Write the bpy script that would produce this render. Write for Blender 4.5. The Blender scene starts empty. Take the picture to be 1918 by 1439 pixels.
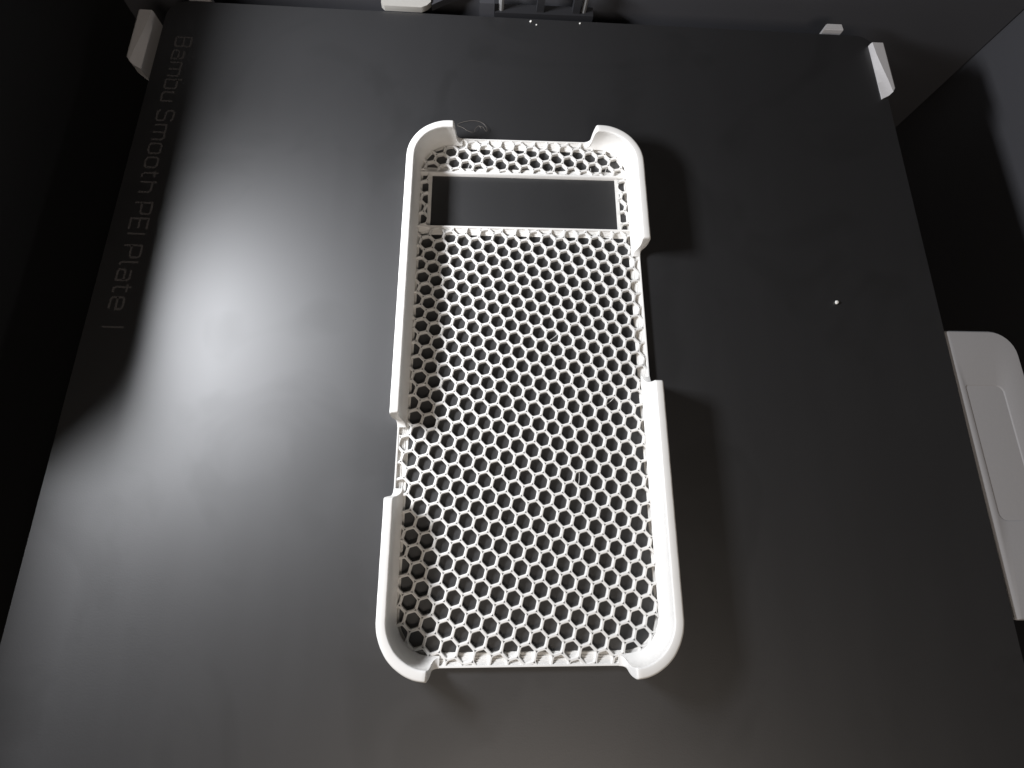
import bpy, bmesh, math, random
from math import sin, cos, pi, radians, sqrt, atan2, hypot
from mathutils import Vector, Matrix

random.seed(7)
MM = 0.001
scene = bpy.context.scene
col = scene.collection

# ------------------------------------------------------------------ camera
cam_data = bpy.data.cameras.new('camera')
cam = bpy.data.objects.new('camera', cam_data)
col.objects.link(cam)
cam.location = (-15.517 * MM, -41.590 * MM, 187.506 * MM)
cam.rotation_mode = 'XYZ'
cam.rotation_euler = (0.3821, -0.0593, -0.0017)
cam_data.sensor_fit = 'HORIZONTAL'
cam_data.sensor_width = 36.0
cam_data.lens = 1235.4 * 36.0 / 1918.0
cam_data.shift_x = (959.0 - 957.3) / 1918.0
cam_data.shift_y = -(719.5 - 481.06) / 1918.0
cam_data.clip_start = 0.005
cam_data.clip_end = 20.0
scene.camera = cam

# ------------------------------------------------------------------ world: dim interior air light
world = bpy.data.worlds.new('World')
scene.world = world
world.use_nodes = True
bg = world.node_tree.nodes['Background']
bg.inputs['Color'].default_value = (1.0, 0.9, 0.82, 1)
bg.inputs['Strength'].default_value = 0.03

# ------------------------------------------------------------------ lamps
def area_lamp(name, loc, target, sx, sy, power, color, roll=0.0):
    d = bpy.data.lights.new(name, 'AREA')
    d.shape = 'RECTANGLE'
    d.size = sx * MM
    d.size_y = sy * MM
    d.energy = power
    d.color = color
    o = bpy.data.objects.new(name, d)
    col.objects.link(o)
    o.location = Vector(loc) * MM
    z = (Vector(loc) - Vector(target)).normalized()
    y = Vector((0, 1, 0)); y = (y - z * y.dot(z)).normalized()
    x = y.cross(z)
    o.rotation_euler = Matrix((x, y, z)).transposed().to_euler()
    return o

# cool white light strip along the left side of the chamber
area_lamp('light_strip', (-186, 48, 130), (-60, 30, 0), 34, 70, 1.28, (0.94, 0.955, 1.0))
# warm room lamp in front of the printer
area_lamp('room_lamp', (40, -420, 420), (0, 0, 0), 220, 180, 1.05, (1.0, 0.88, 0.77))

scene.view_settings.view_transform = 'Standard'
scene.view_settings.look = 'None'
scene.view_settings.exposure = 0.0
scene.view_settings.gamma = 1.0
scene.view_settings.use_curve_mapping = False

# ------------------------------------------------------------------ helpers
def new_mat(name):
    m = bpy.data.materials.new(name)
    m.use_nodes = True
    return m, m.node_tree, m.node_tree.nodes['Principled BSDF']

def simple_mat(name, color, rough=0.5, metallic=0.0, spec=0.5, bump=0.0, scale=900.0, var=0.0):
    m, nt, b = new_mat(name)
    b.inputs['Base Color'].default_value = (*color, 1)
    b.inputs['Roughness'].default_value = rough
    b.inputs['Metallic'].default_value = metallic
    b.inputs['Specular IOR Level'].default_value = spec
    tc = nt.nodes.new('ShaderNodeTexCoord')
    n = nt.nodes.new('ShaderNodeTexNoise')
    n.inputs['Scale'].default_value = scale
    n.inputs['Detail'].default_value = 4
    nt.links.new(tc.outputs['Object'], n.inputs['Vector'])
    if var > 0:
        mx = nt.nodes.new('ShaderNodeMix'); mx.data_type = 'RGBA'
        mx.inputs[6].default_value = (*[c * (1 - var) for c in color], 1)
        mx.inputs[7].default_value = (*[min(1, c * (1 + var)) for c in color], 1)
        nt.links.new(n.outputs['Fac'], mx.inputs[0])
        nt.links.new(mx.outputs[2], b.inputs['Base Color'])
    if bump > 0:
        bp = nt.nodes.new('ShaderNodeBump')
        bp.inputs['Strength'].default_value = bump
        bp.inputs['Distance'].default_value = 0.0001
        nt.links.new(n.outputs['Fac'], bp.inputs['Height'])
        nt.links.new(bp.outputs['Normal'], b.inputs['Normal'])
    return m

def obj_from(name, verts, faces, mat, parent=None, smooth=None):
    me = bpy.data.meshes.new(name)
    me.from_pydata([(x * MM, y * MM, z * MM) for x, y, z in verts], [], faces)
    me.update()
    me.materials.append(mat)
    if smooth is not None:
        bm = bmesh.new(); bm.from_mesh(me)
        bmesh.ops.recalc_face_normals(bm, faces=bm.faces)
        for f in bm.faces: f.smooth = True
        for e in bm.edges:
            if len(e.link_faces) == 2 and e.calc_face_angle(0) > smooth: e.smooth = False
        bm.to_mesh(me); bm.free()
    o = bpy.data.objects.new(name, me)
    col.objects.link(o)
    if parent: o.parent = parent
    return o

def bm_obj(name, bm, mat, parent=None, smooth=radians(40)):
    bmesh.ops.recalc_face_normals(bm, faces=bm.faces)
    for f in bm.faces: f.smooth = True
    for e in bm.edges:
        if len(e.link_faces) == 2 and e.calc_face_angle(0) > smooth: e.smooth = False
    for v in bm.verts: v.co *= MM
    me = bpy.data.meshes.new(name); bm.to_mesh(me); bm.free()
    me.materials.append(mat)
    o = bpy.data.objects.new(name, me); col.objects.link(o)
    if parent: o.parent = parent
    return o

def prism(outline, z0, z1, bevel=0.0, segs=2):
    bm = bmesh.new()
    a = [bm.verts.new((x, y, z0)) for x, y in outline]
    b = [bm.verts.new((x, y, z1)) for x, y in outline]
    n = len(outline)
    bm.faces.new(a[::-1]); bm.faces.new(b)
    for i in range(n): bm.faces.new((a[i], a[(i + 1) % n], b[(i + 1) % n], b[i]))
    if bevel > 0:
        es = [e for e in bm.edges if e.calc_face_angle(0) > radians(25)]
        bmesh.ops.bevel(bm, geom=es, offset=bevel, segments=segs, profile=0.5, affect='EDGES', clamp_overlap=True)
    return bm

def box(x0, x1, y0, y1, z0, z1, bevel=0.0, segs=2):
    return prism([(x0, y0), (x1, y0), (x1, y1), (x0, y1)], z0, z1, bevel, segs)

def rrect(x0, x1, y0, y1, r, n=8):
    """counter-clockwise rounded rectangle; r = radii (bl, br, tr, tl)"""
    if not isinstance(r, (tuple, list)): r = (r,) * 4
    out = []
    for (cx, cy, a0, rr) in ((x0 + r[0], y0 + r[0], pi, r[0]), (x1 - r[1], y0 + r[1], 1.5 * pi, r[1]),
                             (x1 - r[2], y1 - r[2], 0, r[2]), (x0 + r[3], y1 - r[3], 0.5 * pi, r[3])):
        if rr <= 0.001: out.append((cx, cy)); continue
        for k in range(n + 1):
            a = a0 + 0.5 * pi * k / n
            out.append((cx + rr * cos(a), cy + rr * sin(a)))
    return out

def empty(name, loc=(0, 0, 0), rz=0.0):
    o = bpy.data.objects.new(name, None); col.objects.link(o)
    o.empty_display_size = 0.01
    o.location = Vector(loc) * MM; o.rotation_euler = (0, 0, rz)
    return o

def tag(o, label, cat, group=None):
    o['label'] = label; o['category'] = cat
    if group: o['group'] = group
    return o

def struct(o): o['kind'] = 'structure'; return o

def tube(name, pts, r, mat, parent=None, n=6):
    """thin round strand through 3-D points (mm), Catmull-Rom smoothed"""
    P = [Vector(p) for p in pts]
    fine = []
    for i in range(len(P) - 1):
        p0 = P[max(0, i - 1)]; p1 = P[i]; p2 = P[i + 1]; p3 = P[min(len(P) - 1, i + 2)]
        for k in range(6):
            t = k / 6
            fine.append(0.5 * ((2 * p1) + (p2 - p0) * t + (2 * p0 - 5 * p1 + 4 * p2 - p3) * t * t + (3 * p1 - p0 - 3 * p2 + p3) * t ** 3))
    fine.append(P[-1])
    verts, faces = [], []
    for i, p in enumerate(fine):
        d = (fine[min(i + 1, len(fine) - 1)] - fine[max(i - 1, 0)]).normalized()
        u = d.cross(Vector((0.13, 0.2, 1))).normalized(); w = d.cross(u)
        for k in range(n):
            a = 2 * pi * k / n
            verts.append(tuple(p + (u * cos(a) + w * sin(a)) * r))
    for i in range(len(fine) - 1):
        for k in range(n):
            faces.append((i * n + k, i * n + (k + 1) % n, (i + 1) * n + (k + 1) % n, (i + 1) * n + k))
    return obj_from(name, verts, faces, mat, parent, smooth=3.2)

# ------------------------------------------------------------------ materials
def make_plastic():
    m, nt, b = new_mat('white_printed_plastic')
    b.inputs['Roughness'].default_value = 0.46
    b.inputs['Specular IOR Level'].default_value = 0.4
    tc = nt.nodes.new('ShaderNodeTexCoord')
    n = nt.nodes.new('ShaderNodeTexNoise'); n.inputs['Scale'].default_value = 260; n.inputs['Detail'].default_value = 5
    nt.links.new(tc.outputs['Object'], n.inputs['Vector'])
    cr = nt.nodes.new('ShaderNodeMix'); cr.data_type = 'RGBA'
    cr.inputs[6].default_value = (0.66, 0.65, 0.625, 1); cr.inputs[7].default_value = (0.72, 0.71, 0.685, 1)
    nt.links.new(n.outputs['Fac'], cr.inputs[0]); nt.links.new(cr.outputs[2], b.inputs['Base Color'])
    # printed layers, 0.2 mm high
    w = nt.nodes.new('ShaderNodeTexWave'); w.bands_direction = 'Z'
    w.inputs['Scale'].default_value = 1570; w.inputs['Distortion'].default_value = 0.6; w.inputs['Detail'].default_value = 1
    nt.links.new(tc.outputs['Object'], w.inputs['Vector'])
    ad = nt.nodes.new('ShaderNodeMath'); ad.operation = 'MULTIPLY_ADD'; ad.inputs[1].default_value = 0.5
    nt.links.new(n.outputs['Fac'], ad.inputs[0]); nt.links.new(w.outputs['Fac'], ad.inputs[2])
    bp = nt.nodes.new('ShaderNodeBump'); bp.inputs['Strength'].default_value = 0.22; bp.inputs['Distance'].default_value = 0.00006
    nt.links.new(ad.outputs[0], bp.inputs['Height']); nt.links.new(bp.outputs['Normal'], b.inputs['Normal'])
    return m

def make_sheet():
    """smooth black powder coat with faint wipe marks and worn patches"""
    m, nt, b = new_mat('black_plate_coating')
    b.inputs['IOR'].default_value = 1.65
    tc = nt.nodes.new('ShaderNodeTexCoord')
    big = nt.nodes.new('ShaderNodeTexNoise'); big.inputs['Scale'].default_value = 16; big.inputs['Detail'].default_value = 5
    big.inputs['Roughness'].default_value = 0.6
    nt.links.new(tc.outputs['Object'], big.inputs['Vector'])
    sm = nt.nodes.new('ShaderNodeTexNoise'); sm.inputs['Scale'].default_value = 23; sm.inputs['Detail'].default_value = 3
    sm.inputs['Distortion'].default_value = 1.2
    nt.links.new(tc.outputs['Object'], sm.inputs['Vector'])
    rs = nt.nodes.new('ShaderNodeMapRange'); rs.inputs['From Min'].default_value = 0.36; rs.inputs['From Max'].default_value = 0.46
    nt.links.new(sm.outputs['Fac'], rs.inputs['Value'])
    mc = nt.nodes.new('ShaderNodeMix'); mc.data_type = 'RGBA'
    mc.inputs[6].default_value = (0.005, 0.005, 0.0056, 1); mc.inputs[7].default_value = (0.0062, 0.0062, 0.007, 1)
    nt.links.new(rs.outputs[0], mc.inputs[0]); nt.links.new(mc.outputs[2], b.inputs['Base Color'])
    ms = nt.nodes.new('ShaderNodeMapRange'); ms.inputs['To Min'].default_value = 0.86; ms.inputs['To Max'].default_value = 0.92
    nt.links.new(rs.outputs[0], ms.inputs['Value']); nt.links.new(ms.outputs[0], b.inputs['Specular IOR Level'])
    mp = nt.nodes.new('ShaderNodeMapping'); mp.inputs['Scale'].default_value = (1, 0.16, 1); mp.inputs['Rotation'].default_value = (0, 0, 0.5)
    nt.links.new(tc.outputs['Object'], mp.inputs['Vector'])
    st = nt.nodes.new('ShaderNodeTexNoise'); st.inputs['Scale'].default_value = 120; st.inputs['Detail'].default_value = 6
    nt.links.new(mp.outputs['Vector'], st.inputs['Vector'])
    r1 = nt.nodes.new('ShaderNodeMapRange'); r1.inputs['From Min'].default_value = 0.3; r1.inputs['From Max'].default_value = 0.7
    r1.inputs['To Min'].default_value = 0.455; r1.inputs['To Max'].default_value = 0.47
    nt.links.new(big.outputs['Fac'], r1.inputs['Value'])
    r2 = nt.nodes.new('ShaderNodeMapRange'); r2.inputs['From Min'].default_value = 0.35; r2.inputs['From Max'].default_value = 0.7
    r2.inputs['To Min'].default_value = -0.005; r2.inputs['To Max'].default_value = 0.005
    nt.links.new(st.outputs['Fac'], r2.inputs['Value'])
    ad = nt.nodes.new('ShaderNodeMath'); ad.operation = 'ADD'
    nt.links.new(r1.outputs[0], ad.inputs[0]); nt.links.new(r2.outputs[0], ad.inputs[1])
    nt.links.new(ad.outputs[0], b.inputs['Roughness'])
    fine = nt.nodes.new('ShaderNodeTexNoise'); fine.inputs['Scale'].default_value = 2600; fine.inputs['Detail'].default_value = 3
    nt.links.new(tc.outputs['Object'], fine.inputs['Vector'])
    bp = nt.nodes.new('ShaderNodeBump'); bp.inputs['Strength'].default_value = 0.25; bp.inputs['Distance'].default_value = 0.00004
    nt.links.new(fine.outputs['Fac'], bp.inputs['Height']); nt.links.new(bp.outputs['Normal'], b.inputs['Normal'])
    return m

M_white = make_plastic()
M_sheet = make_sheet()
M_bed = simple_mat('dark_bed_metal', (0.02, 0.02, 0.021), 0.6, bump=0.2)
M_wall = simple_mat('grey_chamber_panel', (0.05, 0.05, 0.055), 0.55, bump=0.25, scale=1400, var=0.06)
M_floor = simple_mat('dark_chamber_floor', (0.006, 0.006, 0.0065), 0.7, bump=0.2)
M_clip = simple_mat('pale_grey_plastic', (0.46, 0.45, 0.45), 0.5, bump=0.15, var=0.04)
M_tab = simple_mat('warm_grey_plastic', (0.33, 0.325, 0.328), 0.42, bump=0.12, scale=1800, var=0.04)
M_steel = simple_mat('brushed_steel', (0.62, 0.6, 0.55), 0.4, metallic=0.5, bump=0.15, scale=700)
M_dark = simple_mat('black_plastic', (0.018, 0.018, 0.02), 0.45, bump=0.1)
M_grey = simple_mat('dark_grey_paint', (0.045, 0.045, 0.05), 0.5, bump=0.1)
M_pin = simple_mat('dull_metal_pin', (0.2, 0.2, 0.2), 0.4)
M_print = simple_mat('grey_printed_ink', (0.075, 0.071, 0.071), 0.6, var=0.1)
M_crumb = simple_mat('white_crumb', (0.75, 0.74, 0.7), 0.5)
M_hair = simple_mat('translucent_strand', (0.15, 0.13, 0.11), 0.4)

# ------------------------------------------------------------------ setting: printer chamber
struct(bm_obj('wall_rear', box(-190, 190, 138, 141, -95, 60), M_wall))
struct(bm_obj('wall_right', box(190.6, 194, -160, 141, -95, 60), M_wall))
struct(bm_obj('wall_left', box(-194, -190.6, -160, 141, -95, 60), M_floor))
# panel added to block the light strip; its top edge shapes the plate's shadow
def left_blocker():
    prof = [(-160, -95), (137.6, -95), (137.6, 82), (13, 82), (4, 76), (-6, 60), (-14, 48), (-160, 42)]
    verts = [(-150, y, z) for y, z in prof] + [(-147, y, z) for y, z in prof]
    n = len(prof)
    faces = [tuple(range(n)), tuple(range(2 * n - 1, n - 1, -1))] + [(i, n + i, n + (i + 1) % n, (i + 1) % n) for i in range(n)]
    return obj_from('light_blocker_left', verts, faces, M_floor, None, smooth=radians(20))
struct(left_blocker())
struct(bm_obj('floor', box(-194, 194, -160, 141, -99, -95.4), M_floor))

# ------------------------------------------------------------------ heated bed and build plate
ROT = -0.014
bed = tag(bm_obj('heated_bed', box(-124, 124, -127, 123, -9.0, -0.75, 0.6), M_bed),
          'dark heated bed slab directly under the black build plate', 'heated bed')
bed.location = (1.3 * MM, 0, 0); bed.rotation_euler = (0, 0, ROT)

plate = tag(empty('build_plate', (1.3, 0, -0.7), ROT),
            'large matte black smooth build plate with grey lettering along its left edge', 'build plate')
bm = prism(rrect(-126.9, 126.9, -130, 126.2, 7.0, 10), 0.0, 0.7, 0.12, 1)
sheet = bm_obj('sheet', bm, M_sheet, plate)

# squarish stroke letters: x 0..w, y 0 = baseline, 1 = cap height, 0.72 = x height
c = 0.1
GLYPH = {
 'B': (0.62, [[(0, 0), (0, 1), (0.5, 1), (0.6, 0.9), (0.6, 0.62), (0.5, 0.53), (0.6, 0.44), (0.6, 0.1), (0.5, 0), (0, 0)], [(0, 0.53), (0.5, 0.53)]]),
 'a': (0.55, [[(0.04, 0.72), (0.45, 0.72), (0.54, 0.62), (0.54, 0), (0.1, 0), (0, 0.1), (0, 0.32), (0.1, 0.41), (0.54, 0.41)]]),
 'm': (0.86, [[(0, 0), (0, 0.72), (0.76, 0.72), (0.86, 0.62), (0.86, 0)], [(0.43, 0.72), (0.43, 0)]]),
 'b': (0.55, [[(0, 1), (0, 0), (0.45, 0), (0.55, 0.1), (0.55, 0.62), (0.45, 0.72), (0, 0.72)]]),
 'u': (0.54, [[(0, 0.72), (0, 0.1), (0.1, 0), (0.54, 0), (0.54, 0.72)]]),
 'S': (0.62, [[(0.6, 0.85), (0.6, 0.9), (0.5, 1), (0.1, 1), (0, 0.9), (0, 0.64), (0.1, 0.54), (0.5, 0.5), (0.6, 0.4), (0.6, 0.1), (0.5, 0), (0.1, 0), (0, 0.1), (0, 0.16)]]),
 'o': (0.56, [[(0.1, 0), (0, 0.1), (0, 0.62), (0.1, 0.72), (0.46, 0.72), (0.56, 0.62), (0.56, 0.1), (0.46, 0), (0.1, 0)]]),
 't': (0.34, [[(0.08, 0.95), (0.08, 0.1), (0.16, 0), (0.34, 0)], [(-0.06, 0.72), (0.32, 0.72)]]),
 'h': (0.54, [[(0, 0), (0, 1)], [(0, 0.72), (0.44, 0.72), (0.54, 0.62), (0.54, 0)]]),
 'P': (0.6, [[(0, 0), (0, 1), (0.5, 1), (0.6, 0.9), (0.6, 0.52), (0.5, 0.42), (0, 0.42)]]),
 'E': (0.56, [[(0.56, 1), (0, 1), (0, 0), (0.56, 0)], [(0, 0.52), (0.5, 0.52)]]),
 'I': (0.02, [[(0, 0), (0, 1)]]),
 'l': (0.12, [[(0, 1), (0, 0.1), (0.08, 0), (0.14, 0)]]),
 'e': (0.56, [[(0.54, 0), (0.1, 0), (0, 0.1), (0, 0.62), (0.1, 0.72), (0.46, 0.72), (0.56, 0.62), (0.56, 0.36), (0, 0.36)]]),
 '|': (0.02, [[(0, -0.1), (0, 1.05)]]),
}
def lettering(body, x, y, cap, length, parent, stroke=0.5):
    pen, segs, spans = 0.0, [], []
    for ch in body:
        if ch == ' ': pen += 0.34; continue
        w, strokes = GLYPH[ch]
        for st_ in strokes: segs.append([(pen + px, py) for px, py in st_])
        pen += w + 0.24
    total = max(p[0] for q in segs for p in q)
    k = length / total if total > 0.1 else cap
    verts, faces = [], []
    zi = 0
    for q in segs:
        n = len(q)
        pts = [Vector((px * k, py * cap)) for px, py in q]
        L_, R_ = [], []
        for i in range(n):
            d0 = (pts[i] - pts[i - 1]).normalized() if i else (pts[1] - pts[0]).normalized()
            d1 = (pts[i + 1] - pts[i]).normalized() if i < n - 1 else d0
            m_ = (d0 + d1).normalized(); nr = Vector((-m_.y, m_.x))
            hw_ = stroke / 2 / max(0.5, m_.dot(d1))
            L_.append(pts[i] + nr * hw_); R_.append(pts[i] - nr * hw_)
        zi += 1
        b0 = len(verts)
        for a_, b_ in zip(L_, R_):
            verts.append((a_.x, a_.y, 0.003 * (zi % 3))); verts.append((b_.x, b_.y, 0.003 * (zi % 3)))
        for i in range(n - 1):
            faces.append((b0 + 2 * i, b0 + 2 * i + 1, b0 + 2 * i + 3, b0 + 2 * i + 2))
    o = obj_from('lettering', verts, faces, M_print, parent)
    o.location = (x * MM, y * MM, 0.706 * MM); o.rotation_euler = (0, 0, -pi / 2)
    return o
l1 = lettering('Bambu Smooth PEI Plate', -121.4, 110.5, 5.2, 97.0, plate, 0.62)
l1['label'] = 'grey square lettering reading Bambu Smooth PEI Plate'
l2 = lettering('|', -121.4, 8.2, 5.2, 0.0, plate, 0.5)

# ------------------------------------------------------------------ phone case
case = tag(empty('phone_case', (0, 0, 0)),
           'white printed phone case with open honeycomb back lying on the black plate', 'phone case')
W, L, H, RC = 74.0, 152.0, 10.0, 13.0
ZL = 1.4                                     # height of the honeycomb back

# outline of the case, by arc length, anticlockwise from the middle of the top end
hw, hl = W / 2, L / 2
SEG = [('l', hw - RC), ('a', 0.5 * pi * RC), ('l', L - 2 * RC), ('a', 0.5 * pi * RC), ('l', W - 2 * RC),
       ('a', 0.5 * pi * RC), ('l', L - 2 * RC), ('a', 0.5 * pi * RC), ('l', hw - RC)]
PERIM = sum(s for _, s in SEG)
def path(s):
    s %= PERIM
    pos = Vector((0, hl)); ang = pi                      # heading -x
    for kind, ln in SEG:
        d = Vector((cos(ang), sin(ang)))
        if kind == 'l':
            if s <= ln: return pos + d * s, Vector((sin(ang), -cos(ang)))
            pos = pos + d * ln
        else:
            nrm = Vector((sin(ang), -cos(ang)))
            c = pos - nrm * RC
            if s <= ln:
                a = s / RC
                n2 = Vector((nrm.x * cos(a) - nrm.y * sin(a), nrm.x * sin(a) + nrm.y * cos(a)))
                return c + n2 * RC, n2
            a = ln / RC
            n2 = Vector((nrm.x * cos(a) - nrm.y * sin(a), nrm.x * sin(a) + nrm.y * cos(a)))
            pos = c + n2 * RC; ang += a
        s -= ln
    return pos, Vector((0, 1))
S_TL = hw - RC; S_L = S_TL + 0.5 * pi * RC; S_BL = S_L + L - 2 * RC; S_B = S_BL + 0.5 * pi * RC
S_BR = S_B + W - 2 * RC; S_R = S_BR + 0.5 * pi * RC; S_TR = S_R + L - 2 * RC; S_T = S_TR + 0.5 * pi * RC
def s_top(x): return (-x) % PERIM if x <= 0 else PERIM - x
def s_left(y): return S_L + (hl - RC - y)
def s_bottom(x): return S_B + (x + hw - RC)
def s_right(y): return S_R + (y + hl - RC)

def lerp_tab(tab, z):
    if z <= tab[0][0]: return tab[0][1]
    for (z0, d0), (z1, d1) in zip(tab, tab[1:]):
        if z <= z1: return d0 + (d1 - d0) * (z - z0) / (z1 - z0)
    return tab[-1][1]
OUT = [(0.5, 2.1), (1.4, 1.5), (2.4, 0.95), (3.4, 0.52), (4.5, 0.22), (5.9, 0.04), (7.4, 0.0), (10.1, 0.0)]
INN = [(1.1, 4.2), (1.5, 3.75), (2.0, 3.15), (2.6, 2.75), (3.5, 2.42), (4.7, 2.22), (6.1, 2.14), (7.7, 2.18), (8.5, 2.3), (9.2, 2.44), (10.1, 2.44)]

def wall_profile(h):
    K = 9
    r = max(0.05, min(0.62, 0.45 * (h - ZL)))
    zo0, zi0 = 0.7, 1.2
    pts = []
    for k in range(K + 1):
        z = zo0 + (h - r - zo0) * k / K
        pts.append((lerp_tab(OUT, z), z))
    do = lerp_tab(OUT, h - r); di = lerp_tab(INN, h - r)
    r2 = r * 0.75
    pts += [(do + r * 0.13, h - r * 0.5), (do + r * 0.45, h - r * 0.14), (do + r, h)]
    pts += [(di - r2, h), (di - r2 * 0.4, h - r * 0.14), (di - r2 * 0.1, h - r * 0.5)]
    for k in range(K, -1, -1):
        z = zi0 + (h - r - zi0) * k / K
        pts.append((lerp_tab(INN, z), z))
    return pts

def ramp(t):
    """wall height, t mm in from a cut-out: a concave sweep, then a steep rise with a soft shoulder"""
    if t <= 0: return ZL + 0.12
    if t < 2.0: return ZL + 0.12 + 2.6 * (1 - sqrt(max(0, 1 - (t / 2.0) ** 2)))
    if t < 2.5: return ZL + 2.72 + (t - 2.0) / 0.5 * (H - 1.0 - ZL - 2.72)
    if t < 3.1: return H - 1.0 + sqrt(max(0, 1 - (1 - (t - 2.5) / 0.6) ** 2))
    return H
RT = [0, 0.4, 0.8, 1.15, 1.45, 1.7, 1.88, 2.0, 2.12, 2.25, 2.38, 2.5, 2.58, 2.7, 2.9, 3.1]

def side_wall(s0, s1):
    if s1 < s0: s1 += PERIM
    ss = [s0 + t for t in RT] + [s1 - t for t in RT]
    n = int((s1 - s0) / 1.0)
    ss += [s0 + 3.1 + (s1 - s0 - 6.2) * k / n for k in range(1, n)]
    ss = sorted(ss)
    verts, faces, m = [], [], None
    for s in ss:
        h = min(ramp(s - s0), ramp(s1 - s))
        wob = 0.03 * sin(s * 0.9) + 0.02 * sin(s * 2.3 + 1)
        p, nr = path(s)
        pr = wall_profile(h)
        m = len(pr)
        for d, z in pr:
            q = p - nr * (d + wob * 0.5)
            verts.append((q.x, q.y, z))
    for i in range(len(ss) - 1):
        for k in range(m - 1):
            faces.append((i * m + k, i * m + k + 1, (i + 1) * m + k + 1, (i + 1) * m + k))
    faces.append(tuple(range(m)))
    faces.append(tuple((len(ss) - 1) * m + k for k in range(m))[::-1])
    return obj_from('side_wall', verts, faces, M_white, case, smooth=radians(50))

side_wall(s_top(-20.2), s_left(-17.6))
side_wall(s_left(-33.4), s_bottom(-22.0))
side_wall(s_bottom(22.0), s_right(-3.0))
side_wall(s_right(34.2), s_top(20.0))

# bottom shell: the rounded edge of the back, stepped by the printed layers on its inside
def shell():
    prof = [(4.6, 0.0), (3.4, 0.14), (2.5, 0.5), (1.8, 1.0), (1.52, 1.38), (1.5, 1.45), (1.56, 1.52), (1.92, 1.52)]
    d, z = 1.96, 1.5
    for k in range(6):
        stp = (0.05, 0.2, 0.4, 0.5, 0.55, 0.3)[k]
        prof.append((d, z)); z -= 0.2; prof.append((d + 0.03, z)); d += stp
    prof += [(4.4, 0.28), (4.45, 0.0)]
    ss = []
    n = 300
    for k in range(n): ss.append(PERIM * k / n)
    verts, faces = [], []
    m = len(prof)
    for s in ss:
        p, nr = path(s)
        for d, z in prof:
            q = p - nr * (d + 0.05 * sin(s * 1.7 + z * 9) * (1 if 2.1 < d < 4.3 else 0))
            verts.append((q.x, q.y, z))
    for i in range(n):
        j = (i + 1) % n
        for k in range(m - 1):
            faces.append((i * m + k, i * m + k + 1, j * m + k + 1, j * m + k))
    return obj_from('base_rim', verts, faces, M_white, case, smooth=radians(35))
shell()

# honeycomb --------------------------------------------------------
SP, ANG = 4.1948, -0.2602
OX, OY = -30.0492, 37.5034
UX, UY = SP * cos(ANG), SP * sin(ANG)
VX, VY = SP * cos(ANG - pi / 3), SP * sin(ANG - pi / 3)
RIB = 0.76
def inset_outline(d, n=14):
    return rrect(-hw + d, hw - d, -hl + d, hl - d, RC - d, n)
def clip_half(poly, nx, ny, c):
    """keep nx*x+ny*y <= c"""
    out = []
    for i in range(len(poly)):
        a, b = poly[i], poly[(i + 1) % len(poly)]
        da, db = nx * a[0] + ny * a[1] - c, nx * b[0] + ny * b[1] - c
        if da <= 0: out.append(a)
        if (da < 0 < db) or (db < 0 < da):
            t = da / (da - db); out.append((a[0] + (b[0] - a[0]) * t, a[1] + (b[1] - a[1]) * t))
    return out
def halfplanes(region):
    hp = []
    for i in range(len(region)):
        a, b = region[i], region[(i + 1) % len(region)]
        ex, ey = b[0] - a[0], b[1] - a[1]; l = hypot(ex, ey)
        if l < 1e-6: continue
        nx, ny = ey / l, -ex / l
        hp.append((nx, ny, nx * a[0] + ny * a[1]))
    return hp
def clip_seg(a, b, hp):
    t0, t1 = 0.0, 1.0
    for nx, ny, c in hp:
        da, db = nx * a[0] + ny * a[1] - c, nx * b[0] + ny * b[1] - c
        if da > 0 and db > 0: return None
        if da > 0: t0 = max(t0, da / (da - db))
        elif db > 0: t1 = min(t1, da / (da - db))
    if t1 - t0 < 1e-4: return None
    return ((a[0] + (b[0] - a[0]) * t0, a[1] + (b[1] - a[1]) * t0), (a[0] + (b[0] - a[0]) * t1, a[1] + (b[1] - a[1]) * t1))

# one cell, by polar angle: q on the shared cell border (notched at the corners where three strands meet), p on the hole
CELL = []
for k in range(6):
    th = ANG + pi / 6 + k * pi / 3
    for off in (-19, -8.5, 0, 8.5, 19):
        a = th + radians(off)
        rb = (SP / 2) / cos(radians(30 - abs(off)))
        q = rb - (0.13 if off == 0 else 0.0)
        ap = SP / 2 - RIB / 2
        rh = ap / cos(radians(30 - abs(off)))
        if off == 0: rh -= 0.07
        elif abs(off) == 8.5: rh -= 0.012
        CELL.append((cos(a), sin(a), q, rh + 0.17, rh))

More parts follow.
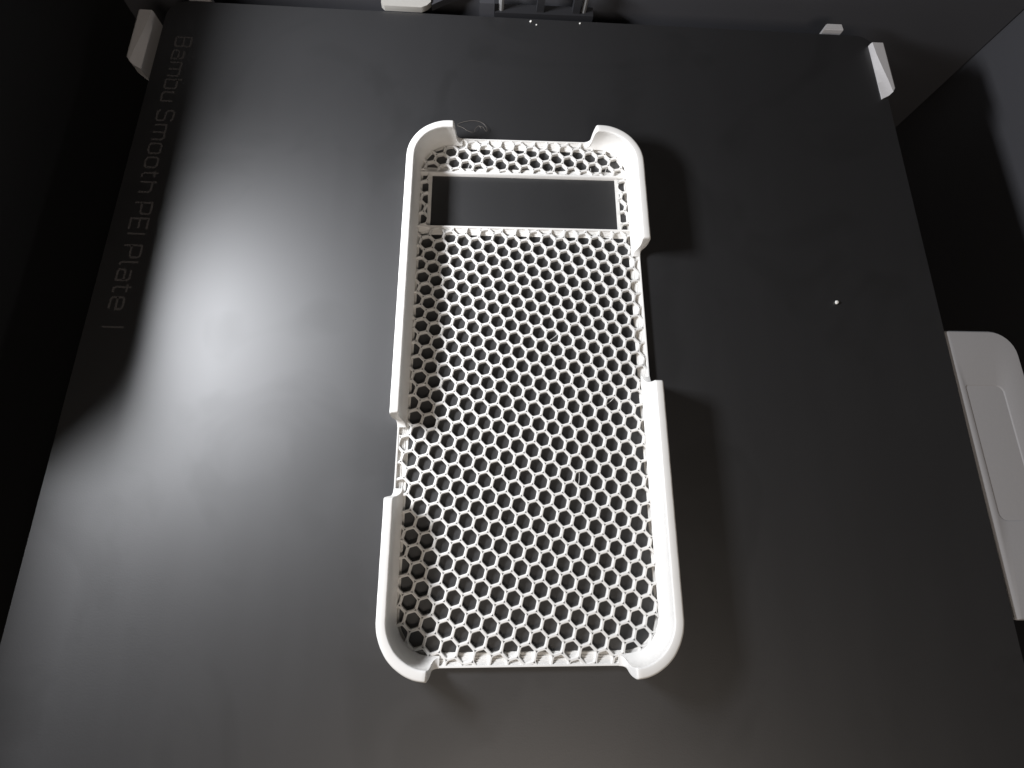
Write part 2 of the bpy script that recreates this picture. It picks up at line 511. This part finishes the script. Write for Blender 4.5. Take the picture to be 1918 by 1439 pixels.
def honeycomb(name, region):
    hp = halfplanes(region)
    verts, faces, idx = [], [], {}
    def vid(x, y, z):
        k = (round(x, 3), round(y, 3), round(z, 3))
        if k not in idx: idx[k] = len(verts); verts.append((x, y, z))
        return idx[k]
    def add(poly): 
        f = []
        for p in poly:
            i = vid(*p)
            if not f or f[-1] != i: f.append(i)
        if len(f) > 1 and f[0] == f[-1]: f.pop()
        if len(set(f)) >= 3 and len(set(f)) == len(f): faces.append(tuple(f))
    x0 = min(p[0] for p in region) - 3; x1 = max(p[0] for p in region) + 3
    y0 = min(p[1] for p in region) - 3; y1 = max(p[1] for p in region) + 3
    det = UX * VY - UY * VX
    for i in range(-60, 80):
        for j in range(-60, 80):
            cx, cy = OX + i * UX + j * VX, OY + i * UY + j * VY
            if not (x0 < cx < x1 and y0 < cy < y1): continue
            inside = all(nx * cx + ny * cy < c - 2.6 for nx, ny, c in hp)
            if not inside and any(nx * cx + ny * cy > c + 2.6 for nx, ny, c in hp): continue
            # every strand wanders a little in width and height
            jt = 0.02 * sin(i * 12.9 + j * 78.2) ; n = len(CELL)
            Q = [(cx + c * q, cy + s * q) for c, s, q, r1, r0 in CELL]
            T = [(cx + c * (r1 + jt), cy + s * (r1 + jt)) for c, s, q, r1, r0 in CELL]
            B = [(cx + c * (r0 + jt), cy + s * (r0 + jt)) for c, s, q, r1, r0 in CELL]
            for k in range(n):
                l = (k + 1) % n
                top = [Q[k], Q[l], T[l], T[k]]
                if not inside:
                    for h in hp:
                        top = clip_half(top, *h)
                        if len(top) < 3: break
                if len(top) >= 3: add([(x, y, ZL) for x, y in top])
                sg = (B[k], B[l]); sgt = (T[k], T[l])
                if not inside:
                    sg = clip_seg(B[k], B[l], hp); sgt = clip_seg(T[k], T[l], hp)
                if sg:
                    (a, b) = sg
                    add([(a[0], a[1], 0.0), (a[0], a[1], ZL - 0.17), (b[0], b[1], ZL - 0.17), (b[0], b[1], 0.0)])
                    if sgt:
                        (c, d) = sgt
                        add([(a[0], a[1], ZL - 0.17), (c[0], c[1], ZL), (d[0], d[1], ZL), (b[0], b[1], ZL - 0.17)])
    me_o = obj_from(name, verts, faces, M_white, case)
    return me_o

base = inset_outline(1.72)
WY0, WY1 = 43.2, 61.6
honeycomb('honeycomb_panel', clip_half(base, 0, 1, WY0 - 0.35))
honeycomb('honeycomb_strip', clip_half(base, 0, -1, -(WY1 + 0.35)))
for sgn in (-1, 1):
    r = clip_half(clip_half(base, 0, 1, WY1 + 0.3), 0, -1, -(WY0 - 0.3))
    r = clip_half(r, -sgn, 0, -30.3)
    honeycomb('honeycomb_edge', r)

# camera window: bars with stepped undersides, and low ledges at both ends
def window_bar(y, dirn):
    prof = [(-0.4, 0.0), (-0.36, 0.2), (-0.02, ZL), (0.06, ZL + 0.07), (0.58, ZL + 0.07)]
    d, z = 0.62, ZL + 0.05
    for k in range(6):
        stp = (0.05, 0.15, 0.3, 0.4, 0.45, 0.3)[k]
        prof.append((d, z)); z -= 0.2; prof.append((d + 0.03, z)); d += stp
    prof += [(2.5, 0.2), (2.55, 0.0)]
    verts, faces = [], []
    xs = [-33.6 + 67.2 * k / 40 for k in range(41)]
    m = len(prof)
    for x in xs:
        for d, z in prof:
            dd = d + (0.05 * sin(x * 1.9 + z * 7) if 0.7 < d < 2.6 else 0)
            verts.append((x, y + dirn * dd, z))
    for i in range(len(xs) - 1):
        for k in range(m - 1):
            faces.append((i * m + k, i * m + k + 1, (i + 1) * m + k + 1, (i + 1) * m + k))
    faces.append(tuple(range(m))); faces.append(tuple((len(xs) - 1) * m + k for k in range(m)))
    return obj_from('window_bar', verts, faces, M_white, case, smooth=radians(35))
window_bar(WY1, 1); window_bar(WY0, -1)
for sgn in (-1, 1):
    xs = sorted((sgn * 29.4, sgn * 30.5))
    bm_obj('window_ledge', box(xs[0], xs[1], WY0 + 0.05, WY1 - 0.05, 0.0, 0.3, 0.08, 1), M_white, case)

# fine plastic strings left across some cells
def string(x0, y0, x1, y1, z0=1.0, z1=1.2, r=0.07):
    tube('plastic_string', [(x0, y0, z0), ((x0 + x1) / 2 + 0.15, (y0 + y1) / 2, (z0 + z1) / 2 - 0.35), (x1, y1, z1)], r, M_white, case, 5)
for cx, cy in [(-18.4, 63.6), (-13.5, 63.4), (-2.2, 66.0), (7.4, 62.9), (21.5, 63.2), (26.2, 63.5), (8.3, 8.6), (13.9, -31.0), (23.4, -10.2), (-9.6, 66.4)]:
    a = random.uniform(0.6, 2.3)
    string(cx - 1.7 * cos(a), cy - 1.7 * sin(a), cx + 1.7 * cos(a), cy + 1.7 * sin(a))
tube('plastic_curl', [(8.0, -27.0, 0.2), (8.4, -28.0, 0.6), (9.2, -28.3, 0.8), (9.9, -27.6, 0.4)], 0.09, M_white, case, 5)

# ------------------------------------------------------------------ locating guides at the rear corners
def guide(name, sgn):
    """upright guide beside the plate: its inner upper edge falls away towards the front"""
    secs = [(119.9, 0.0, 0.09), (114.5, 0.06, 0.18), (109.0, 0.16, 0.36), (103.5, 0.3, 0.56), (99.0, 0.44, 0.7)]
    verts, faces = [], []
    x_in, w, zt = 126.9, 5.0, 2.2
    for y, a, b in secs:
        cut = 2.4 if y < 100 else 0.0
        for x, z, yy in ((x_in, -7, y - cut), (x_in + 0.1, zt - 2.2 + a * 1.2, y - cut), (x_in + 0.15 + a * w, zt - 0.95, y - cut * 0.6), (x_in + b * w, zt, y - cut * 0.2),
                         (x_in + w - 0.6, zt, y + cut * 0.45), (x_in + w, zt - 0.5, y + cut * 0.6), (x_in + w, -7, y + cut * 0.6)):
            verts.append((sgn * x, yy, z))
    m = 7
    for i in range(len(secs) - 1):
        for k in range(m):
            faces.append((i * m + k, i * m + (k + 1) % m, (i + 1) * m + (k + 1) % m, (i + 1) * m + k))
    faces.append(tuple(range(m))); faces.append(tuple((len(secs) - 1) * m + k for k in range(m)))
    return obj_from(name, verts, faces, M_clip, None, smooth=radians(16))
g1 = guide('locating_guide', -1); g1.location = (-0.4 * MM, 1.6 * MM, 0)
tag(g1, 'pale grey tapered guide beside the rear left corner of the black plate', 'guide', 'plate guides')
g2 = guide('locating_guide', 1); g2.location = (0, 0, 0)
tag(g2, 'pale grey tapered guide beside the rear right corner of the black plate', 'guide', 'plate guides')

def stop(cx, y, label):
    bm = bmesh.new()
    pr = [(-3.9, 0), (3.9, 0), (3.6, 2.8), (-2.2, 2.8)]
    lo = [bm.verts.new((cx + x, y + d, -5)) for x, d in pr]
    hi = [bm.verts.new((cx + x, y + d, 0.7)) for x, d in pr]
    bm.faces.new(lo[::-1]); bm.faces.new(hi)
    for i in range(4): bm.faces.new((lo[i], lo[(i + 1) % 4], hi[(i + 1) % 4], hi[i]))
    bmesh.ops.bevel(bm, geom=list(bm.edges), offset=0.3, segments=2, affect='EDGES')
    o = bm_obj('plate_stop', bm, M_clip)
    return tag(o, label, 'plate stop', 'plate stops')
stop(115.0, 126.4, 'small pale grey stop block behind the rear edge, near the right corner')
stop(-114.0, 129.0, 'small pale grey stop block behind the rear edge, near the left corner')

# ------------------------------------------------------------------ grip tab on the right side
def grip_tab():
    root = tag(empty('grip_tab', (140, -27, -2.5)),
               'warm grey rounded grip tab with a shallow pocket beside the right edge of the plate', 'grip tab')
    ox, oy, oz = 140, -27, -2.5
    zt = -0.4
    def ring(bm, x0, x1, y0, y1, r, z): return [bm.verts.new((x - ox, y - oy, z - oz)) for x, y in rrect(x0, x1, y0, y1, r, 8)]
    bm = bmesh.new()
    spec = [(128.4, 150.6, -65.9, 12.6, (0.6, 7, 7.5, 0.6), -5.0), (128.4, 150.6, -65.9, 12.6, (0.6, 7, 7.5, 0.6), zt - 0.5),
            (128.5, 150.5, -65.8, 12.5, (0.6, 6.9, 7.4, 0.6), zt - 0.36), (129.6, 150.2, -65.5, 12.2, (0.6, 6.6, 7.1, 0.6), zt),
            (130.9, 142.9, -41.8, -3.9, (2.4, 2.4, 2.4, 1.0), zt), (131.05, 142.7, -41.65, -4.05, (2.3, 2.3, 2.3, 0.9), zt - 0.06),
            (131.15, 142.45, -41.5, -4.25, (2.2, 2.2, 2.2, 0.9), zt - 0.2)]
    rings = [ring(bm, *s) for s in spec]
    for a, b in zip(rings, rings[1:]):
        n = len(a)
        for i in range(n): bm.faces.new((a[i], a[(i + 1) % n], b[(i + 1) % n], b[i]))
    bm_obj('tab_body', bm, M_tab, root, smooth=radians(25))
    bm2 = bmesh.new()
    f = ring(bm2, 131.15, 142.45, -41.5, -4.25, (2.2, 2.2, 2.2, 0.9), zt - 0.2)
    bm2.faces.new(f)
    bm_obj('pocket_floor', bm2, M_tab, root)
grip_tab()

# ------------------------------------------------------------------ rear mechanism
wb = tag(empty('metal_bracket', (-42, 129, -1)), 'short brushed metal bracket with one angled corner behind the rear plate edge', 'bracket')
def shift(bm, dx, dy, dz):
    for v in bm.verts: v.co += Vector((dx, dy, dz))
    return bm
bm = prism([(-49.2, 128.1), (-36.2, 127.9), (-34.2, 129.0), (-32.9, 130.6), (-32.9, 150), (-50.4, 150), (-50.4, 129.4)], -0.9, 1.7, 0.35, 3)
bm_obj('bracket_block', shift(bm, 42, -129, 1), M_steel, wb)
bm = prism([(-32.6, 129.8), (-26.0, 134.0), (-20, 136.6), (-20, 137.5), (-32.6, 137.5)], -2.0, 1.0, 0.2, 1)
bm_obj('bracket_arm', shift(bm, 42, -129, 1), M_grey, wb)

mech = tag(empty('cable_guide', (6, 131, -2)), 'black cable guide with two posts behind the middle of the rear edge', 'cable guide')
bm_obj('crossbar', shift(box(-10, 26, 129.4, 133.5, -6, -1.0, 0.5, 2), -6, -131, 2), M_dark, mech)
for x in (6.5, 19.6):
    bm_obj('post', shift(box(x - 1.3, x + 1.3, 130.2, 133, -1.2, 9, 0.5, 2), -6, -131, 2), M_dark, mech)
bm_obj('end_plate', shift(box(-15.5, -10.3, 129.6, 133, -5, 3.2, 0.3, 2), -6, -131, 2), M_grey, mech)
bm_obj('pin', shift(prism([(22.5 + 0.9 * cos(a * pi / 4), 131.5 + 0.9 * sin(a * pi / 4)) for a in range(8)], -1, 9, 0.2, 1), -6, -131, 2), M_pin, mech)
bm_obj('pin', shift(prism([(-7.6 + 1.0 * cos(a * pi / 4), 131.2 + 1.0 * sin(a * pi / 4)) for a in range(8)], -1, 6, 0.2, 1), -6, -131, 2), M_pin, mech)

# ------------------------------------------------------------------ crumbs and strand
def crumb(x, y, r, label, squash=0.6):
    bm = bmesh.new()
    bmesh.ops.create_icosphere(bm, subdivisions=2, radius=r)
    for v in bm.verts:
        k = 1 + 0.22 * sin(v.co.x * 7 / r + x) * cos(v.co.y * 5 / r + y)
        v.co = Vector((v.co.x * k * 1.15 , v.co.y * k * 0.85, v.co.z * squash * k))
        
    o = bm_obj('plastic_crumb', bm, M_crumb)
    o.location = (x * MM, y * MM, r * squash * 0.8 * MM); o.rotation_euler = (0, 0, 0.7)
    return tag(o, label, 'crumb', 'crumbs on the plate')
crumb(96.1, 20.9, 0.62, 'white plastic crumb lying alone on the right half of the plate')
crumb(3.0, 125.0, 0.42, 'larger of the two crumbs side by side at the rear edge under the cable guide')
crumb(5.0, 123.6, 0.3, 'smaller of the two crumbs side by side at the rear edge under the cable guide')
crumb(20.8, 125.0, 0.34, 'white crumb at the rear edge under the right post of the cable guide')

P = [(-22.1, 80.2), (-20.1, 79.3), (-18.7, 78.2), (-16.6, 77.5), (-16.0, 78.9), (-14.9, 79.9), (-14.2, 78.8), (-14.5, 79.6), (-13.5, 79.3), (-12.8, 78.2), (-12.2, 78.0), (-12.5, 79.6), (-14.1, 81.4), (-17.1, 82.1), (-20.5, 81.4), (-22.1, 80.6)]
st = tube('filament_strand', [(x, y, 0.25 + 0.8 * sin(pi * k / 15)) for k, (x, y) in enumerate(P)], 0.045, M_hair)
tag(st, 'thin curly filament strand on the plate beside the upper left corner of the case', 'strand')
